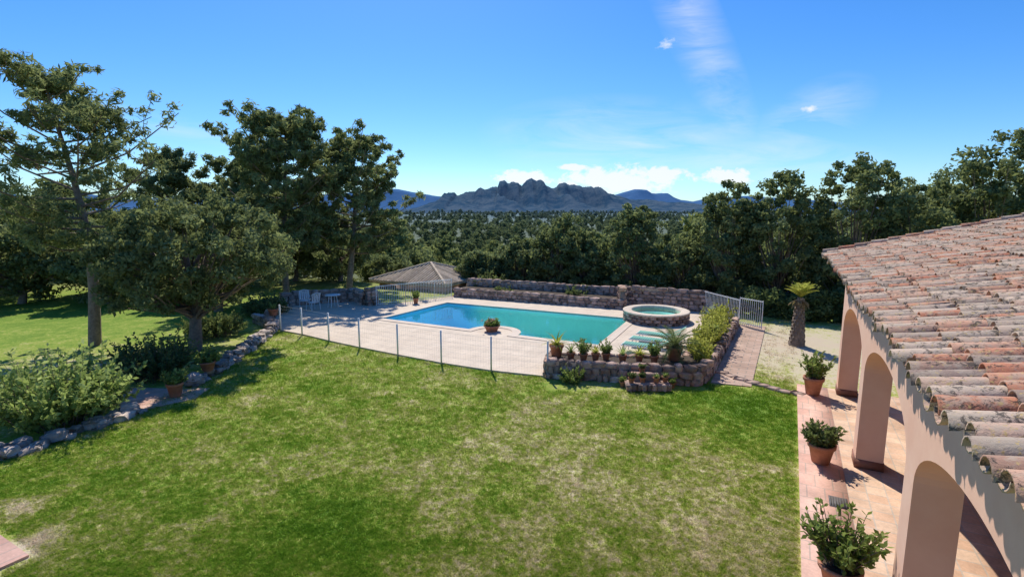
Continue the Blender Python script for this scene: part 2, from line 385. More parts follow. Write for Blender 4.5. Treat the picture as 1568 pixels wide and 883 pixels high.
mb=MB(); poly(mb,[LW(-25,-4),LW(-10.1,-4),LW(-10.1,2.9),LW(-25,2.9)],.04,down=-.1); mb.build('side_terrace',[M['pinkpaver']])
mb=MB(); poly(mb,[(-9.95,13.4),(-9.1,14.2),(-9.2,15.1),(-10.0,15.0),(-13,15.3),(-13.2,14.4)],.03,down=-.1); mb.build('garden_step',[M['pinkpaver']])
# hot tub
mb=MB(); tc=(7.1,25.0)
for ring in range(3):
    nS=26; 
    for k in range(nS):
        w=2*math.pi*(k+.5*(ring%2))/nS
        stone(mb,(tc[0]+1.48*math.cos(w),tc[1]+1.48*math.sin(w),.1+ring*.16),(.19,.12,.09),w+math.pi/2)
lathe(mb,[(1.5,0),(1.5,.5)],(tc[0],tc[1],0),40,1)
tub=mb.build('hot_tub',[M['stone'],M['mortar']])
mb=MB(); lathe(mb,[(1.58,.49),(1.6,.52),(1.6,.56),(1.55,.57),(1.2,.57),(1.17,.55),(1.17,.1)],(tc[0],tc[1],0),48); o=mb.build('tub_rim',[M['coping']]); o.parent=tub
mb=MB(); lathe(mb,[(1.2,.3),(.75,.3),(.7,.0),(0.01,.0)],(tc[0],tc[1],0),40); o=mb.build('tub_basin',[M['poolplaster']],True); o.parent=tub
mb=MB(); lathe(mb,[(1.18,.46),(.01,.46)],(tc[0],tc[1],0),40); o=mb.build('tub_water',[M['water']]); o.parent=tub
# ---------------------------------------------------------------- fences
def emp(name,loc=(0,0,0)):
    e=bpy.data.objects.new(name,None); S.collection.objects.link(e); e.location=loc; return e
mb=MB()
for i,p in enumerate(fence):
    box(mb,p[0]-.028,p[0]+.028,p[1]-.028,p[1]+.028,0,1.22)
    if i<len(fence)-1:
        q=fence[i+1]
        for h in(.12,.3,.48,.66,.84,1.02,1.16): tube(mb,[(*p,h),(*q,h)],.002 if h<1.1 else .004,4,1)
        for t in np.arange(.05,1,.05):
            a=lerp(p,q,t); tube(mb,[(*a,.1),(*a,1.16)],.0015,3,1)
mb.build('pool_fence',[M['white'],M['metal']])
def railing(name,P,h=1.15,z=.06,sp=.11):
    mb=MB()
    for i in range(len(P)-1):
        a,b=P[i],P[i+1]; L=math.dist(a,b); n=int(L/sp)
        for hh in(.1,h-.05): tube(mb,[(*a,z+hh),(*b,z+hh)],.02,4)
        for k in range(n+1):
            c=lerp(a,b,k/n); tube(mb,[(*c,z),(*c,z+h)],.025 if k%18==0 or k==n else .014,4)
    return mb.build(name,[M['white']])
railing('white_railing',[(-7.7,28.9),(-6.3,30.1),(-3.8,32.1)])
railing('white_railing',[(10.2,27.2),LW(-1.95,26.6)])
railing('white_gate',[LW(-1.9,26.3),LW(-.9,25.6)],1.3)
stone_wall('stone_pillar',[(-8.3,29.0),(-7.9,29.3)],1.1,.45)
# ---------------------------------------------------------------- house arcade
house=emp('arcade_house')
def child(mb,name,mats,smooth=False):
    o=mb.build(name,mats,smooth); o.parent=house; return o
pil=[(2.5,3.0),(7.4,7.9),(12.3,12.8),(17.2,17.7)]
s0,s1=1.5,1.98; top=4.12; sp=2.1; rise=.78
mb=MB()
def arch(r,a,b): 
    c=(a+b)/2;h=(b-a)/2; return sp+rise*math.sqrt(max(0,1-((r-c)/h)**2))
segs=[]
prev=-2.0
for (a,b) in pil:
    A=prev if prev>-2 else a-4.4
    n=28; rs=[A+(a-A)*(1-math.cos(math.pi*k/n))/2 for k in range(n+1)]
    rs=[r for r in rs if r>=-2]
    segs.append([(r,arch(r,A,a)) for r in rs]); segs.append([(a,0),(b,0)]); prev=b
def W3(s,r,z): x,y=LW(s,r); return (x,y,z)
for sg in segs:
    for (ra,za),(rb,zb) in zip(sg[:-1],sg[1:]):
        mb.add([W3(s0,ra,za),W3(s0,rb,zb),W3(s0,rb,top),W3(s0,ra,top)],np.array([[0,1,2,3]]))
        mb.add([W3(s1,ra,za),W3(s1,rb,zb),W3(s1,rb,top),W3(s1,ra,top)],np.array([[3,2,1,0]]))
        if za>0.1: mb.add([W3(s0,ra,za),W3(s0,rb,zb),W3(s1,rb,zb),W3(s1,ra,za)],np.array([[3,2,1,0]]))
for a,b in pil:
    mb.add([W3(s0,a,0),W3(s1,a,0),W3(s1,a,sp),W3(s0,a,sp)],np.array([[0,1,2,3]]))
    zt=sp if b<17 else top
    mb.add([W3(s0,b,0),W3(s1,b,0),W3(s1,b,zt),W3(s0,b,zt)],np.array([[3,2,1,0]]))
child(mb,'arcade_wall',[M['stucco']])
mb=MB()
for a,b in pil: box(mb,s0-.015,s1+.015,a-.015,b+.015,.05,.24,f=LW)
child(mb,'pillar_plinths',[M['plinth']])
def roofz(s): return 4.0+.25*(s-.85)
mb=MB()
box(mb,4.3,9.3,-6,17.3,0,4.6,f=LW); child(mb,'house_body',[M['stucco']])
mb=MB()
mb.add([W3(4.3,17.31,4.5),W3(9.3,17.31,4.5),W3(9.3,17.31,4.75),W3(6.6,17.31,5.3),W3(4.3,17.31,4.75)],[(4,3,2,1,0)]); child(mb,'gable_wall',[M['stucco']])
mb=MB()
def slab(sa,sb,za,zb,ra,rb,t,m=0):
    V=[W3(sa,ra,za-t),W3(sb,ra,zb-t),W3(sb,rb,zb-t),W3(sa,rb,za-t),W3(sa,ra,za),W3(sb,ra,zb),W3(sb,rb,zb),W3(sa,rb,za)]
    mb.add(V,np.array([[3,2,1,0],[4,5,6,7],[0,1,5,4],[1,2,6,5],[2,3,7,6],[3,0,4,7]]),m)
slab(1.06,6.6,roofz(1.06),roofz(6.6),-6,17.72,.11); slab(6.6,12,roofz(6.6),roofz(6.6)-1.35,-6,17.72,.11)
child(mb,'roof_deck',[M['wood']])
mb=MB(); K=7
def tile(s,r,up,var):
    L=.46; j=rng.normal(0,.010,3); yaw=rng.normal(0,.035); R0=rng.uniform(.098,.110)
    V=[]
    for e,(ds,R) in enumerate(((0,R0),(L,.082))):
        for Rk in (R,R-.014):
            for k in range(K+1):
                w=math.pi*k/K
                rr=Rk*math.cos(w); zz=Rk*math.sin(w)*.85
                if up: z=roofz(s+ds)+.055+zz+(.026 if e==0 else 0)
                else: z=roofz(s+ds)+.105-zz+(.018 if e==0 else 0)
                V.append(W3(s+ds*math.cos(yaw)+j[0]*2,r+rr+ds*math.sin(yaw)+j[1],z+j[2]*.7))
    n=K+1;F=[]
    for k in range(K):
        F+= [(k,k+1,2*n+k+1,2*n+k),(n+k+1,n+k,3*n+k,3*n+k+1),(k+1,k,n+k,n+k+1)]
    mb.add(V,np.array(F),0,var)
rows=int((17.75+1.0)/.215)
for i in range(rows):
    r=-1.0+i*.215
    off=rng.uniform(-.05,.05)
    for c in range(16):
        s=.88+c*.355+off
        tile(s,r,True,rng.random())
        tile(s+.02,r+.1075,False,rng.random()*.6+.2)
o=child(mb,'barrel_roof_tiles',[M['tile']],True)
mb=MB()
for i in range(48):
    r0=-1+i*.39; V=[]
    for e,(dr,R) in enumerate(((0,.14),(.44,.12))):
        for k in range(K+1):
            w=math.pi*k/K; V.append(W3(6.62+R*math.cos(w),r0+dr,roofz(6.6)+.04+R*math.sin(w)+(.02 if e==0 else 0)))
    mb.add(V,np.array([(k,k+1,K+2+k,K+1+k) for k in range(K)]),0,rng.random())
for i in range(15):
    s=.85+i*.385; V=[]
    for e,(dr,R) in enumerate(((0,.12),(.44,.10))):
        for k in range(K+1):
            w=math.pi*k/K; V.append(W3(s+dr,17.72+R*math.cos(w),roofz(s+dr)+.10+R*math.sin(w)+(.02 if e==0 else 0)))
    mb.add(V,np.array([(k,k+1,K+2+k,K+1+k) for k in range(K)]),0,rng.random())
child(mb,'ridge_and_verge_tiles',[M['tile']])
mb=MB(); slab(6.7,12.1,roofz(6.6)+.05,roofz(6.6)-1.3,-1,17.75,.02); child(mb,'rear_roof',[M['tile']])
mb=MB(); box(mb,.48,1.28,-4,17.75,-.1,.06,f=LW); mb.build('terrace_border',[M['pinkpaver']])
mb=MB(); box(mb,1.282,4.3,-4,17.75,-.1,.056,f=LW); mb.build('terrace_floor',[M['terrtile']])
mb=MB(); box(mb,.95,1.25,10.35,10.75,.055,.068,f=LW)
for k in range(7): box(mb,.97+k*.04,.985+k*.04,10.38,10.72,.068,.078,f=LW)
mb.build('drain_grate',[M['grate']])
# pool house
ph=emp('pool_house'); phc=(-6.0,38.0); an=math.radians(-25)
def PH(x,y): return (phc[0]+x*math.cos(an)-y*math.sin(an),phc[1]+x*math.sin(an)+y*math.cos(an))
mb=MB(); box(mb,-2.7,2.7,-2.6,2.6,-3,.5,f=PH); o=mb.build('walls',[M['stucco']]); o.parent=ph
mb=MB(); 
ev=[(-3.2,-3.1),(3.2,-3.1),(3.2,3.1),(-3.2,3.1)]
V=[(*PH(*p),.5) for p in ev]+[(*PH(0,0),1.55)]+[(*PH(*p),.38) for p in ev]
mb.add(V,[(0,1,4),(1,2,4),(2,3,4),(3,0,4),(0,5,6,1),(1,6,7,2),(2,7,8,3),(3,8,5,0),(8,7,6,5)],0,.5)
def face_rows(a,b,n=28):
    a=np.array(a);b=np.array(b)
    for k in range(1,n):
        t=k/n; e=a+(b-a)*t; nin=-(a+b)/2; L=1-abs(2*t-1); 
        q=e+nin*L
        tube(mb,[(*PH(*e),.53),(*PH(*q),.53+1.05*L)],[.085,.085],6,0,rng.random())
for i in range(4): face_rows(ev[i],ev[(i+1)%4])
for p in ev: tube(mb,[(*PH(*p),.58),(*PH(0,0),1.65)],.11,6,0,.9)
o=mb.build('hip_roof',[M['palerooftile']]); o.parent=ph
mb=MB(); box(mb,-2.2,-1.2,-2.64,-2.58,-1.8,.2,f=PH); box(mb,.6,1.6,-2.64,-2.58,-1.0,.1,f=PH); o=mb.build('door_and_window',[M['wood']]); o.parent=ph
# ---------------------------------------------------------------- vegetation
def leaves(mb,C,R,n,size,mat=1,flat=.75,elong=1.6,varc=None,r_=None,up=.0,pw=.45):
    r_=r_ or rng; C=np.asarray(C);m=len(C); R=np.broadcast_to(R,(m,))
    k=np.repeat(np.arange(m),n); N=len(k)
    d=r_.normal(size=(N,3)); d/=np.linalg.norm(d,axis=1,keepdims=True)
    u=r_.random(N)**pw
    P=C[k]+d*(u*R[k])[:,None]*np.array([1,1,flat])
    nn=d+r_.normal(size=(N,3))*.8; nn[:,2]+=up; nn/=np.linalg.norm(nn,axis=1,keepdims=True)
    t=np.cross(nn,r_.normal(size=(N,3))); t/=np.linalg.norm(t,axis=1,keepdims=True); b=np.cross(nn,t)
    s=size*r_.uniform(.6,1.3,N)[:,None]; w=1/elong**.5
    V=np.stack([P-t*s*elong**.5*.6,P+b*s*.5*w,P+t*s*elong**.5*.6,P-b*s*.5*w],1).reshape(-1,3)
    F=np.arange(4*N).reshape(-1,4)
    vc=r_.random(m) if varc is None else varc
    mb.add(V,F,mat,np.clip(vc[k]*.5+r_.random(N)*.5,0,1))
def oak(name,x,y,H,R,seed,zb=1.2,n=500,nc=70,ls=.13,leaf='oak',link=True,z=None,thick=.2,cr=(.13,.22)):
    r=np.random.default_rng(seed); mb=MB()
    cz=(zb+H)/2; hz=(H-zb)/2
    K_=r.normal(size=(7,3)); K_/=np.linalg.norm(K_,axis=1,keepdims=True); A_=r.uniform(-.28,.2,7)
    C=[]
    while len(C)<nc:
        d=r.normal(size=3); d/=np.linalg.norm(d)
        lob=.86+sum(A_[i]*max(0,K_[i]@d)**6 for i in range(7))
        f=r.uniform(.25,1)**.45*lob
        C.append((d[0]*R*f,d[1]*R*f,cz+d[2]*hz*f))
    C=np.array(C); rc=r.uniform(*cr,nc)*min(R,hz*1.3)
    top=np.array([.0,0,cz])
    T=np.array([[0,0,-.4],[.1,.05,zb*.6],[.15,.1,zb*1.2],top])
    tube(mb,T,[thick*1.3,thick,thick*.85,thick*.4],8)
    for c in C[::3]:
        st=T[1]+(T[3]-T[1])*r.uniform(.1,.8); mid=(st+c)/2+np.array([0,0,-.15*R*.3])
        tube(mb,[st,mid,c],[thick*.35,thick*.2,thick*.06],4)
    leaves(mb,C,rc,n,ls,r_=r,up=.3,pw=.6)
    o=mb.build(name,[M['bark'],M[leaf]],link=link)
    if link: o.location=(x,y,float(gz(x,y)) if z is None else z)
    return o
def pine(name,x,y,H,R,seed,zb=.38,nb=46,n=60,ls=.12,leaf='pine',link=True,z=None,thick=.22,topf=.35,bend=.4,tuft=12,tr=.075):
    r=np.random.default_rng(seed); mb=MB()
    ph_=r.uniform(0,6)
    def tp(t): return np.array([bend*math.sin(t*3+ph_)-bend*math.sin(ph_),bend*.6*math.sin(t*4),H*t*.95])
    ts=np.linspace(0,1,10); P=np.array([tp(t) for t in ts]); P[0,2]=-.4
    tube(mb,P,thick*(1.05-ts*.9),8)
    C=[];Rr=[]
    for i in range(nb):
        t=zb+(1-zb)*(i+.5)/nb; st=tp(t); a=i*2.4+r.normal(0,.5)
        u=(t-zb)/(1-zb)
        L=R*(math.sin(math.pi*min(1,(.2+u*.78)))**.7*(1-topf*u)+.06)*r.uniform(.5,1.12)
        rise=L*r.uniform(.05,.75)*(.5+u)
        e=st+np.array([L*math.cos(a),L*math.sin(a),rise]); mid=st+(e-st)*.5+np.array([0,0,-.10*L])
        tube(mb,[st,mid,e],[thick*.30*(1.1-u*.7),thick*.18*(1.1-u*.7),.015],5)
        dd=(e-st)/max(L,.01); sd=np.array([-dd[1],dd[0],0])
        for k in range(tuft):
            f=r.uniform(.3,1.05); w_=r.normal(0,.26)*L*(1.15-f*.6)
            c=st+(e-st)*f+sd*w_+np.array([0,0,r.uniform(-.06,.15)*R*f+.04*abs(w_)])
            if k%3==0: tube(mb,[st+(e-st)*max(0,f-.12),c],[.018,.007],3)
            C.append(c); Rr.append(r.uniform(.6,1.35)*tr*R)
    C=np.array(C);Rr=np.array(Rr)
    leaves(mb,C,Rr,n,ls,r_=r,flat=.75,elong=3.4,up=.3,pw=.75)
    o=mb.build(name,[M['bark'],M[leaf]],link=link)
    if link: o.location=(x,y,float(gz(x,y)) if z is None else z)
    return o
pine('pine_tree',-16.9,20.3,10.7,4.3,11,zb=.34,nb=44,n=42,ls=.12,tuft=14,tr=.07)
pine('pine_tree',-14.6,33.0,11.0,4.2,23,zb=.28,nb=60,n=46,ls=.17,topf=.0,tuft=17,tr=.082)
pine('pine_tree',-11.2,35.0,10.0,3.7,31,zb=.26,nb=48,n=46,ls=.17,topf=.0,tuft=16,tr=.08)
pine('pine_tree',-27,41,10,3.6,41,zb=.3,nb=40,n=46,ls=.2,tr=.1)
pine('pine_tree',-22.0,42,9.3,3.6,43,zb=.3,nb=44,n=46,ls=.2,tr=.1)
oak('holm_oak',-12.3,19.4,6.3,4.2,5,zb=1.4,n=135,nc=330,ls=.11,thick=.22,cr=(.085,.15))
left=[(-33,33,7,4,1),(-38,42,8,5,2),(-27,34,5.0,3.2,3),(-20,36,6,3.6,4),(-24,30,4.4,2.6,12),(-17,40,6.5,4,6),(-13.5,40,4.6,3.4,7),(-10,43,4.0,3.2,8),(-31,27,6.0,3.4,9),(-19,30.5,4.2,2.6,10),(-42,30,8,4.5,13),(-16,27.5,3.4,1.9,15),(-29,30,5,3,16),(-22,33.5,5,3,17),(-36,36,7,4,18)]
for x,y,H,R,sd in left: oak('holm_oak',x,y,H,R,100+sd,zb=.4,n=80,nc=130,ls=.18,cr=(.13,.23))
back=[(-2.0,38,4.8,2.4,1),(.7,37.5,5.9,2.5,2),(3.2,36.5,7.4,2.6,3),(5.3,35.5,6.3,2.1,4),(8.0,33.8,8.6,2.4,5),(11.0,32.3,6.9,2.3,6),
 (12.7,30.2,9.6,2.4,7),(15.2,29.2,10.2,2.7,8),(17.9,27.0,11.0,2.7,9),(20.6,26.0,9.0,2.9,10),(23.4,25.2,11.6,3.1,11),(26.3,24.3,13.4,3.5,12),(30,22.5,14,4,13),(24.5,30,11,3.4,14)]
for x,y,H,R,sd in back: oak('holm_oak',x,y,H,R,200+sd,zb=.3,n=88,nc=210,ls=.16,thick=.18,cr=(.11,.20))
def thicket(name,P,H,R,leaf,n,ls,seed,per=5):
    r=np.random.default_rng(seed); C=[];Rr=[]
    for (x,y) in P:
        for k in range(per):
            C.append((x+r.normal(0,R*.5),y+r.normal(0,R*.4),float(gz(x,y))+r.uniform(.15,1)*H)); Rr.append(R*r.uniform(.35,.7))
    mb=MB(); leaves(mb,np.array(C),np.array(Rr),n,ls,0,r_=r,up=.3); return mb.build(name,[M[leaf]])
P=[(a,b) for a,b in [(x,38.6-.62*x) for x in np.arange(-3,22,.9)]]
thicket('undergrowth_thicket',P,2.8,1.4,'oak',180,.17,5,6)
P=[(12.8+k*.95,25.8-.35*k) for k in range(16)]
thicket('undergrowth_thicket',P,1.4,1.0,'darkbush',220,.13,6,5)
P=[(14+k*1.5,33-.5*k) for k in range(14)]
thicket('undergrowth_thicket',P,6,2.4,'oak',220,.26,8,6)
P=[(-50+k*2.0,46+3*math.sin(k)) for k in range(22)]
thicket('woodland_edge',P,3.6,2.2,'oak',220,.26,9,6)
P=[(-34+k*1.6,32+1.5*math.sin(k*1.7)) for k in range(9)]
thicket('olive_scrub',P,1.6,1.2,'oak',160,.15,19,4)
# forest instances
srcC=bpy.data.collections.new('forest_tree_sources')
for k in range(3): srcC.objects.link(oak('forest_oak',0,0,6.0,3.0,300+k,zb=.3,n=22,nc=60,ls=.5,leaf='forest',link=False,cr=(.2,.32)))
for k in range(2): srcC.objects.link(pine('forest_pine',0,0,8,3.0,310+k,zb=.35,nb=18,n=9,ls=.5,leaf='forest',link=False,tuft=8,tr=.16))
gsrc=bpy.data.collections.new('grass_sources')
for k in range(3):
    r=np.random.default_rng(k); mb=MB()
    for i in range(14):
        a=r.uniform(0,6.28);q=r.uniform(0,.09);x,y=q*math.cos(a),q*math.sin(a);h=r.uniform(.018,.045);w=.0055;b=r.uniform(0,6.28);l=r.uniform(.4,1.3)*h;dx,dy=l*math.cos(b),l*math.sin(b);c=r.uniform(0,6.28);cx_,cy_=w*math.cos(c),w*math.sin(c)
        mb.add([(x-cx_,y-cy_,0),(x+cx_,y+cy_,0),(x+dx,y+dy,h)],[(0,1,2)],0,r.random())
    gsrc.objects.link(mb.build('grass_tuft',[M['grass']],link=False))
def scatter(name,P,sc,coll):
    me=bpy.data.meshes.new(name); me.vertices.add(len(P)); me.vertices.foreach_set('co',P.astype(np.float32).ravel())
    a=me.attributes.new('sc','FLOAT','POINT'); a.data.foreach_set('value',sc.astype(np.float32))
    a=me.attributes.new('rz','FLOAT','POINT'); a.data.foreach_set('value',rng.uniform(0,6.28,len(P)).astype(np.float32))
    o=bpy.data.objects.new(name,me); S.collection.objects.link(o)
    ng=bpy.data.node_groups.new(name,'GeometryNodeTree')
    ng.interface.new_socket('Geometry',in_out='INPUT',socket_type='NodeSocketGeometry'); ng.interface.new_socket('Geometry',in_out='OUTPUT',socket_type='NodeSocketGeometry')
    N=ng.nodes; i=N.new('NodeGroupInput'); ou=N.new('NodeGroupOutput'); ip=N.new('GeometryNodeInstanceOnPoints'); ci=N.new('GeometryNodeCollectionInfo')
    ci.inputs[0].default_value=coll; ci.inputs['Separate Children'].default_value=True; ci.inputs['Reset Children'].default_value=True
    ip.inputs['Pick Instance'].default_value=True
    na=N.new('GeometryNodeInputNamedAttribute'); na.data_type='FLOAT'; na.inputs[0].default_value='sc'
    nb_=N.new('GeometryNodeInputNamedAttribute'); nb_.data_type='FLOAT'; nb_.inputs[0].default_value='rz'
    cx_=N.new('ShaderNodeCombineXYZ'); er=N.new('FunctionNodeEulerToRotation'); l=ng.links
    l.new(nb_.outputs[0],cx_.inputs[2]); l.new(cx_.outputs[0],er.inputs[0]); l.new(er.outputs[0],ip.inputs['Rotation']); l.new(na.outputs[0],ip.inputs['Scale'])
    l.new(i.outputs[0],ip.inputs['Points']); l.new(ci.outputs[0],ip.inputs['Instance']); l.new(ip.outputs[0],ou.inputs[0])
    m=o.modifiers.new('scatter','NODES'); m.node_group=ng; return o
Pl=[];Sl=[]
for d0,d1,cnt,s in((44,150,620,.8),(150,500,2000,.9),(500,1300,2400,1.2),(1300,3500,2800,2.0)):
    a=rng.uniform(-1.0,1.0,cnt); d=np.sqrt(rng.uniform(d0**2,d1**2,cnt)); x=d*np.sin(a); y=d*np.cos(a)
    r=SA*x+CA*y
    k=((r>38)|(d>54))&~((np.hypot(x+6.7,y-38)<8))&(rng.random(cnt)>.5*(np.sin(x/30)*np.cos(y/45)>.3))
    x,y=x[k],y[k]; q=s*rng.uniform(.5,1.3,len(x)); d=np.hypot(x,y)
    q=np.where((d<75)&(np.abs(x+4)<12),q*.5,q)
    Pl.append(np.stack([x,y,gz(x,y)-.3],-1)); Sl.append(q)
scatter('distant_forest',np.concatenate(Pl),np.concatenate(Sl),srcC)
cnt=150000
u=rng.random(cnt); Y=5.0/(1-u*(1-5.0/26)); X=rng.uniform(-1,1,cnt)*(Y*1.08)
s_,r_=WL(X,Y)
k2=(s_<.44)&~inpoly(X,Y,deck)&(X>-10.0-.1*np.abs(Y-16)-.12*np.clip(13-Y,0,9))&~((s_<-10.0)&(r_<3))&~((s_>-2.0)&(s_<-.7)&(r_>16.6))&(Y<27)&(r_<29)&~((X>1)&(X<6)&(Y>14.9)&(Y<18))
X,Y=X[k2],Y[k2]
sel=rng.random(len(X))<np.where((s_[k2]>-1)&(r_[k2]>18.5),.3,1)
X,Y=X[sel],Y[sel]
scatter('grass',np.stack([X,Y,np.zeros(len(X))],-1),rng.uniform(.6,1.3,len(X))*np.clip(Y/10,.9,1.7),gsrc)
def shoots(mb,base,n,L,spread,per,ls,seed,mat=1,br=.0,elong=4.,lo=.25):
    r=np.random.default_rng(seed); P=[];D=[]
    for i in range(n):
        a=r.uniform(0,6.283); tilt=spread*r.random()**.6; l=L*r.uniform(.55,1.1)*(1-.25*tilt)
        b=np.array(base)+np.array([math.cos(a),math.sin(a),0])*br*r.random()
        d=np.array([math.cos(a)*math.sin(tilt),math.sin(a)*math.sin(tilt),math.cos(tilt)])
        e=b+d*l; m_=b+d*l*.5+np.array([0,0,l*.06]); tube(mb,[b,m_,e],[.010,.008,.004],3,0)
        t=r.uniform(lo,1.03,per); q=b+(e-b)*t[:,None]; P.append(q); D.append(np.tile(d,(per,1)))
    P=np.concatenate(P);D=np.concatenate(D);N=len(P)
    o_=r.normal(size=(N,3)); o_/=np.linalg.norm(o_,axis=1,keepdims=True)
    t=o_+D*.7; t/=np.linalg.norm(t,axis=1,keepdims=True); b=np.cross(t,r.normal(size=(N,3))); b/=np.linalg.norm(b,axis=1,keepdims=True)
    s=ls*r.uniform(.7,1.3,N)[:,None]
    V=np.stack([P,P+t*s*.5+b*s/elong,P+t*s,P+t*s*.5-b*s/elong],1).reshape(-1,3)
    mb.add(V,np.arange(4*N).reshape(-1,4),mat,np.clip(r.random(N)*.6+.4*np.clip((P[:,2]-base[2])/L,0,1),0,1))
def bush(name,x,y,R,H,leaf,n,per,ls,seed,sp=1.25,lo=.35):
    mb=MB(); shoots(mb,(0,0,.0),n,H,sp,per,ls,seed,1,R*.75,lo=lo)
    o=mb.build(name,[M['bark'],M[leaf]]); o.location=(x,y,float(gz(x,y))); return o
bush('oleander_bush',-11.65,12.7,1.15,1.85,'bush',340,36,.14,1,1.05,.3)
bush('shrub',-11.5,16.1,.8,1.45,'darkbush',220,34,.11,3,.9)
bush('shrub',-12.9,21.8,1.1,1.1,'darkbush',200,34,.12,4,1.0)
bush('shrub',1.95,15.7,.25,.6,'potleaf',50,22,.09,6)
bush('shrub',-1.5,34.7,.9,1.5,'darkbush',150,34,.15,7)
bush('shrub',3.9,30.5,.4,1.1,'darkbush',90,30,.13,8); bush('shrub',-.5,32.0,.35,.9,'darkbush',70,30,.13,9)
bush('shrub',-12.8,26.5,.8,1.2,'darkbush',150,34,.14,10)
mbh=MB(); r=np.random.default_rng(3)
for k in range(24):
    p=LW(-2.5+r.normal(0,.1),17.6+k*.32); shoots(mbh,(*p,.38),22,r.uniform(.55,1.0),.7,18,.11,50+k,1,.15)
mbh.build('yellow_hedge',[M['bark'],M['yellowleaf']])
def rosette(mb,c,n,L,w,seed,mat=0,droop=1.,lo=.25,hi=1.4):
    r=np.random.default_rng(seed)
    for i in range(n):
        a=i*2.4+r.normal(0,.2); el=lo+(hi-lo)*(i/n)+r.normal(0,.08); l=L*r.uniform(.8,1.1); k=6
        p=np.array(c,float); V=[]
        for j in range(k+1):
            t=j/k; ww=w*(1-t**2.2)*.5+.001; sd=np.array([-math.sin(a),math.cos(a),0])
            V+= [p-sd*ww,p+sd*ww]; e=el-droop*t*1.0
            p=p+l/k*np.array([math.cos(a)*math.cos(e),math.sin(a)*math.cos(e),math.sin(e)])
        mb.add(V,np.array([(2*j,2*j+1,2*j+3,2*j+2) for j in range(k)]),mat,r.uniform(.2,1))
def fronds(mb,c,n,L,seed,mat=0,leaf=.22,lo=.0,hi=1.4,droop=1.1,lw=.014):
    r=np.random.default_rng(seed)
    for i in range(n):
        a=i*2.4+r.normal(0,.15); el=lo+(hi-lo)*i/n; l=L*r.uniform(.85,1.1); k=22; p=np.array(c,float); pts=[p]
        for j in range(k):
            e=el-droop*(j/k); p=p+l/k*np.array([math.cos(a)*math.cos(e),math.sin(a)*math.cos(e),math.sin(e)]); pts.append(p)
        tube(mb,pts[::3],[.012]*len(pts[::3]),3,mat,.4)
        sd=np.array([-math.sin(a),math.cos(a),0]); 
        for j in range(2,k+1):
            q=pts[j]; d=pts[j]-pts[j-1]; d/=np.linalg.norm(d); lf=leaf*math.sin(math.pi*(.12+.8*j/k))
            for sg in(-1,1):
                e=q+(sd*sg*.8+d*.55+np.array([0,0,.12]))*lf; wv=d*lw
                mb.add([q-wv,q+wv,e+wv*.2,e-wv*.2],np.array([[0,1,2,3]]),mat,r.uniform(.2,1))
def pot_mesh(mb,R,H,m=0,ms=1):
    lathe(mb,[(R*.62,0),(R*.66,.01),(R*.92,H*.82),(R*1.03,H*.82),(R*1.05,H),(R*.9,H),(R*.88,H*.88),(.005,H*.88)],(0,0,0),22,m)
    lathe(mb,[(R*.885,H*.885),(.004,H*.9)],(0,0,0),22,ms)
cntp=0
def potted(name,x,y,z,R,H,kind,PH_,leaf='potleaf',sp=.6,ns=40,ls=.10):
    global cntp; cntp+=1; e=emp(name,(x,y,z))
    mb=MB(); pot_mesh(mb,R,H); o=mb.build('pot',[M['terracotta'],M['soil']],True); o.parent=e
    mb=MB(); r=np.random.default_rng(cntp*13)
    if kind=='agave': rosette(mb,(0,0,H*.9),26,PH_,.06,cntp,1)
    elif kind=='spiky': rosette(mb,(0,0,H*.9),34,PH_,.035,cntp,1,.6,.5,1.5)
    elif kind=='cycad': fronds(mb,(0,0,H*1.0),30,PH_,cntp,1); tube(mb,[(0,0,H*.8),(0,0,H*1.1)],[.1,.07],8,0)
    else:
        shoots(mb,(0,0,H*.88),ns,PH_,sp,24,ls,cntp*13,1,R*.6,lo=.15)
        if kind=='flower':
            C=np.stack([r.normal(0,R*.5,14),r.normal(0,R*.5,14),H+PH_*r.uniform(.5,1,14)],-1)
            leaves(mb,C,.06,9,.05,2,r_=r,elong=1,up=1)
    o=mb.build('plant',[M['bark'],M[leaf],M['flower']]); o.parent=e
    e.rotation_euler[2]=random.uniform(0,6); return e
w=LW(.87,16.9); potted('potted_shrub',*w,.06,.27,.52,'bush',.8,'potleaf',.6,46,.11)
w=LW(.88,12.2); potted('potted_shrub',*w,.06,.26,.42,'bush',.5,'darkbush',.85,80,.10)
w=LW(.93,8.0); potted('potted_shrub',*w,.06,.27,.36,'bush',.85,'potleaf',.65,52,.11)
potted('potted_shrub',-9.75,14.35,.03,.22,.42,'bush',.45,'potleaf',.9,50)
potted('potted_shrub',-9.75,16.0,.3,.24,.3,'bush',.5,'potleaf',1.0,60)
potted('potted_agave',-11.3,24.0,.5,.25,.32,'agave',.45)
potted('potted_shrub',-5.6,29.6,.06,.17,.35,'bush',.45,'potleaf')
potted('flower_bowl',-.9,22.55,.06,.36,.28,'flower',.32,'potleaf',1.1,70)
potted('potted_agave',1.5,16.9,.5,.24,.42,'agave',.65,'yellowleaf')
for i,(x,k) in enumerate([(1.95,'spiky'),(2.35,'bush'),(2.75,'spiky'),(3.1,'bush'),(3.6,'spiky'),(4.15,'agave'),(4.6,'bush')]):
    potted('potted_plant',x,16.65-.14*(x-1.5)+random.uniform(-.1,.1),.5,.14,.24,k,random.uniform(.4,.6),random.choice(['potleaf','bush','yellowleaf']),.6,24,.08)
potted('potted_cycad',5.35,16.5,.45,.26,.5,'cycad',.95,'darkbush')
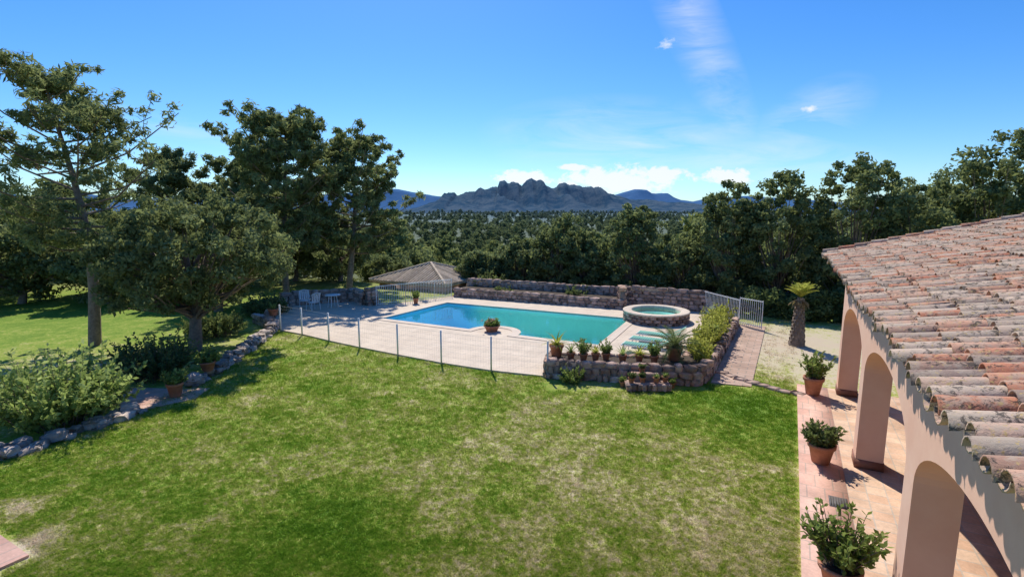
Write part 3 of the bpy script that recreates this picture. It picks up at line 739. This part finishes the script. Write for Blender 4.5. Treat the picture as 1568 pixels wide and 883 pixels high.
for x,y,z in[(3.6,15.0,.22),(3.95,15.05,.22),(4.35,15.0,.22),(4.65,15.1,.22),(4.0,15.35,.42),(4.9,15.2,0),(3.4,15.3,.0)]: potted('potted_plant',x,y,z,.10,.17,random.choice(['spiky','bush']),.18,random.choice(['potleaf','darkbush']),.8,16,.06)
potted('potted_shrub',*LW(-2.4,20.9),.35,.15,.3,'bush',.4,'bush')
# palm
mb=MB(); H=1.95
tube(mb,[(0,0,-.1),(0,0,.15),(.02,0,.8),(0,.02,1.5),(0,0,H)],[.32,.29,.21,.15,.11],12)
for k in range(90):
    a=k*2.4; z=.1+k/90*(H-.15); rr=.29-.16*z/H; stone(mb,(rr*math.cos(a),rr*math.sin(a),z),(.03,.05,.06),a)
fronds(mb,(0,0,H),24,.72,5,1,.20,.75,1.55,.75,.018)
fronds(mb,(0,0,H-.1),12,.45,8,2,.10,-.6,.1,.8,.02)
o=mb.build('palm_tree',[M['bark'],M['yellowleaf'],M['deadfrond']]); o.location=(11.5,20.3,0)
# ---------------------------------------------------------------- furniture
def lounger(x,y,ang):
    e=emp('sun_lounger',(x,y,.06)); e.rotation_euler[2]=ang
    mb=MB()
    for sy in(-.3,.3): tube(mb,[(-.95,sy,.3),(.95,sy,.3)],.022,6)
    for sx in(-.8,.3,.85):
        for sy in(-.3,.3): tube(mb,[(sx,sy,.3),(sx*1.03,sy,0)],.02,6)
    for sx in(-.95,.95): tube(mb,[(sx,-.3,.3),(sx,.3,.3)],.022,6)
    o=mb.build('frame',[M['white']]); o.parent=e
    mb=MB()
    for k in range(14): box(mb,-.93+k*.088,-.855+k*.088,-.29,.29,.31,.33)
    for k in range(8):
        q=.32+k*.08; zz=.32+(k)*.05
        mb.add([(q,-.29,zz),(q+.07,-.29,zz+.045),(q+.07,.29,zz+.045),(q,.29,zz)],np.array([[0,1,2,3]]))
    o=mb.build('slats',[M['greenfab']]); o.parent=e
for x,y in((5.1,18.8),(5.6,19.7),(6.1,20.6)): lounger(x,y,math.radians(-28))
def chair(x,y,ang):
    e=emp('garden_chair',(x,y,.06)); e.rotation_euler[2]=ang; mb=MB()
    for sx in(-.24,.24):
        for sy in(-.24,.24): tube(mb,[(sx*1.1,sy*1.1,0),(sx,sy,.43)],.02,6)
        tube(mb,[(sx*1.1,-.24,.43),(sx*1.12,-.24,.66),(sx*1.12,.24,.66),(sx,.3,.9)],.02,6)
    for k in range(5): box(mb,-.25,.25,-.26+k*.1,-.18+k*.1,.42,.445)
    for k in range(5):
        xx=-.2+k*.1; mb.add([(xx-.035,.24,.46),(xx+.035,.24,.46),(xx+.035,.36,.92),(xx-.035,.36,.92)],np.array([[0,1,2,3]]))
    tube(mb,[(-.26,.36,.92),(0,.38,.98),(.26,.36,.92)],.025,6)
    o=mb.build('chair_frame',[M['white']]); o.parent=e
chair(-11.5,28.2,.4); chair(-10.8,27.6,-2.2)
e=emp('garden_table',(-10.0,28.4,.06)); mb=MB(); lathe(mb,[(.01,.7),(.42,.7),(.42,.73),(.01,.73)],(0,0,0),24)
for k in range(4):
    a=k*1.57; tube(mb,[(.3*math.cos(a),.3*math.sin(a),0),(.2*math.cos(a),.2*math.sin(a),.7)],.02,6)
o=mb.build('table_top_and_legs',[M['white']]); o.parent=e
# ---------------------------------------------------------------- mountains
def mountains(name,prof,Y0,depth,mat,amp,seed,nx_=700):
    prof=[((u-784)/806,(325.5-v)/800) for u,v in prof]
    r=np.random.default_rng(seed)
    us=np.linspace(prof[0][0],prof[-1][0],nx_); hp=np.interp(us,[p[0] for p in prof],[p[1] for p in prof])
    jn=np.zeros(nx_)
    for o in range(6):
        m=int(14*2**o)+2; jn+=np.interp(np.linspace(0,m-1,nx_),np.arange(m),r.normal(size=m))/(1.35**o)
    hp=np.maximum(0.0005,hp+jn*amp*np.clip(hp/.03,.1,1)); ny_=34; V=[]
    gul=[np.interp(np.linspace(0,m-1,nx_),np.arange(m),r.normal(size=m)) for m in (16,30,60,110,200)]
    for j in range(ny_):
        t=j/(ny_-1); yy=Y0-depth*.7+depth*t
        f=(t/.7)**1.5 if t<.7 else max(0,1-(t-.7)/.3)
        nz=sum(np.roll(g_,int(j*3*(k_-2)))*(.55**k_) for k_,g_ in enumerate(gul))
        w_=0 if abs(t-.7)<.02 else min(1,abs(t-.7)*6)
        h=hp*Y0*f*(1+.34*nz*w_)+5.3*f-25*(1-f)
        h=np.minimum(h,hp*yy+5.3-(.7-t)*8*(t<.7)) 
        V.append(np.stack([us*Y0,np.full(nx_,yy)+nz*depth*.025*w_,h],-1))
    V=np.concatenate(V); I=np.arange(nx_*ny_).reshape(ny_,nx_)
    F=np.stack([I[:-1,:-1],I[:-1,1:],I[1:,1:],I[1:,:-1]],-1).reshape(-1,4)
    mb=MB(); mb.add(V,F); return mb.build(name,[mat])
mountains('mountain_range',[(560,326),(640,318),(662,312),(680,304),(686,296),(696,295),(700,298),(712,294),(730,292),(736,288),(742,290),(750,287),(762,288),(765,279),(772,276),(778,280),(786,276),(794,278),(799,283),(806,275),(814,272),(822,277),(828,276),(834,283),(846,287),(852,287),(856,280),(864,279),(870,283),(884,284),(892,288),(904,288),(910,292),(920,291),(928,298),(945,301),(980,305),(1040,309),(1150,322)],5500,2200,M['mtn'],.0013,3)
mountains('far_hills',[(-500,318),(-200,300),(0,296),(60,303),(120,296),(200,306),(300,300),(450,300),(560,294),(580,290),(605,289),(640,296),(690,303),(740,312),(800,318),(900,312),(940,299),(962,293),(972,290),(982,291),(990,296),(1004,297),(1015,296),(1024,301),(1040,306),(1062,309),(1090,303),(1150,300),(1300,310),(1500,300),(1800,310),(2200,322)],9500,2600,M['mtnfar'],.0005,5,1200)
# ---------------------------------------------------------------- light
EL=49; AZ=-11
sun=bpy.data.lights.new('sun','SUN'); sun.energy=5.0; sun.angle=math.radians(.5); sun.color=(1,.94,.84)
so=bpy.data.objects.new('sun',sun); S.collection.objects.link(so); so.rotation_euler=(math.radians(-(90-EL)),0,math.radians(-AZ))
w=bpy.data.worlds.new('World'); S.world=w; w.use_nodes=True; nt=w.node_tree; nt.nodes.clear()
sky=nd(nt,'ShaderNodeTexSky',sky_type='NISHITA',sun_disc=False); sky.sun_elevation=math.radians(EL); sky.sun_rotation=math.radians(AZ)
sky.air_density=1.0; sky.dust_density=.35; sky.ozone_density=3.0; sky.altitude=200
tc_=nd(nt,'ShaderNodeTexCoord'); D=tc_.outputs['Generated']
sx=nd(nt,'ShaderNodeSeparateXYZ'); nt.links.new(D,sx.inputs[0])
yy=math_(nt,'MAXIMUM',sx.outputs[1],.08)
px=math_(nt,'DIVIDE',sx.outputs[0],yy); pz=math_(nt,'DIVIDE',sx.outputs[2],yy)
cb=nd(nt,'ShaderNodeCombineXYZ'); nt.links.new(px,cb.inputs[0]); nt.links.new(pz,cb.inputs[1])
def sblob(cx,cz,rx,rz,rot=0):
    a=math_(nt,'SUBTRACT',px,cx); b=math_(nt,'SUBTRACT',pz,cz); c,s=math.cos(rot),math.sin(rot)
    u=math_(nt,'DIVIDE',math_(nt,'ADD',math_(nt,'MULTIPLY',a,c),math_(nt,'MULTIPLY',b,s)),rx)
    v=math_(nt,'DIVIDE',math_(nt,'SUBTRACT',math_(nt,'MULTIPLY',b,c),math_(nt,'MULTIPLY',a,s)),rz)
    q=math_(nt,'ADD',math_(nt,'MULTIPLY',u,u),math_(nt,'MULTIPLY',v,v))
    return math_(nt,'SUBTRACT',1.,math_(nt,'SQRT',q),clamp=True)
def msum(l):
    o=l[0]
    for k in l[1:]: o=math_(nt,'MAXIMUM',o,k)
    return o
cum=msum([sblob(.02,.066,.07,.020),sblob(.20,.062,.18,.036),sblob(.28,.070,.06,.022),sblob(.41,.066,.06,.026),sblob(.115,.084,.05,.009)])
cum2=msum([sblob(.553,.192,.030,.014),sblob(.285,.305,.035,.016,.3)])
mp=nd(nt,'ShaderNodeMapping'); mp.inputs['Scale'].default_value=(1,1.6,1); nt.links.new(cb.outputs[0],mp.inputs[0])
cn=noise(nt,mp.outputs[0],30,5,.62,.3)
def cl(cm,th,gain):
    v=math_(nt,'MULTIPLY',math_(nt,'SUBTRACT',math_(nt,'ADD',cn,math_(nt,'MULTIPLY',cm,.45)),th),gain,clamp=True)
    return math_(nt,'MULTIPLY',v,math_(nt,'MULTIPLY',cm,6.,clamp=True))
cm_=math_(nt,'MAXIMUM',cl(cum,.585,7.),cl(cum2,.66,3.5))
wis=msum([sblob(.23,.13,.30,.09,-.05),sblob(.33,.34,.34,.06,-1.1),sblob(-.66,.163,.2,.025,-.22),sblob(.56,.17,.14,.07,.5),sblob(.45,.1,.28,.05)])
mp2=nd(nt,'ShaderNodeMapping'); mp2.inputs['Scale'].default_value=(1,4.2,1); mp2.inputs['Rotation'].default_value=(0,0,.2); nt.links.new(cb.outputs[0],mp2.inputs[0])
wn=noise(nt,mp2.outputs[0],4.8,5,.62,.7)
wm=math_(nt,'MULTIPLY',math_(nt,'SUBTRACT',wn,.38),2.4,clamp=True); wm=math_(nt,'MULTIPLY',wm,math_(nt,'POWER',wis,.9)); wm=math_(nt,'MULTIPLY',wm,.62)
tot=math_(nt,'MAXIMUM',math_(nt,'MULTIPLY',cm_,.88),wm)
hs=nd(nt,'ShaderNodeHueSaturation'); hs.inputs['Saturation'].default_value=1.32; nt.links.new(sky.outputs[0],hs.inputs['Color'])
skc=mix(nt,1.,hs.outputs[0],(.60,.80,1.03),'MULTIPLY')
col=mix(nt,tot,skc,(6.5,6.6,6.8))
bg=nd(nt,'ShaderNodeBackground'); bg.inputs[1].default_value=.15; nt.links.new(col,bg.inputs[0])
ow=nd(nt,'ShaderNodeOutputWorld'); nt.links.new(bg.outputs[0],ow.inputs[0])
S.view_settings.view_transform='Standard'; S.view_settings.look='None'; S.view_settings.exposure=0
cam=bpy.data.cameras.new('camera'); cam.lens=36*790/1568; cam.sensor_width=36; cam.clip_end=30000; cam.clip_start=.05
co=bpy.data.objects.new('camera',cam); S.collection.objects.link(co); co.location=(0,0,5.3); co.rotation_euler=(math.radians(90-8.35),0,0); S.camera=co
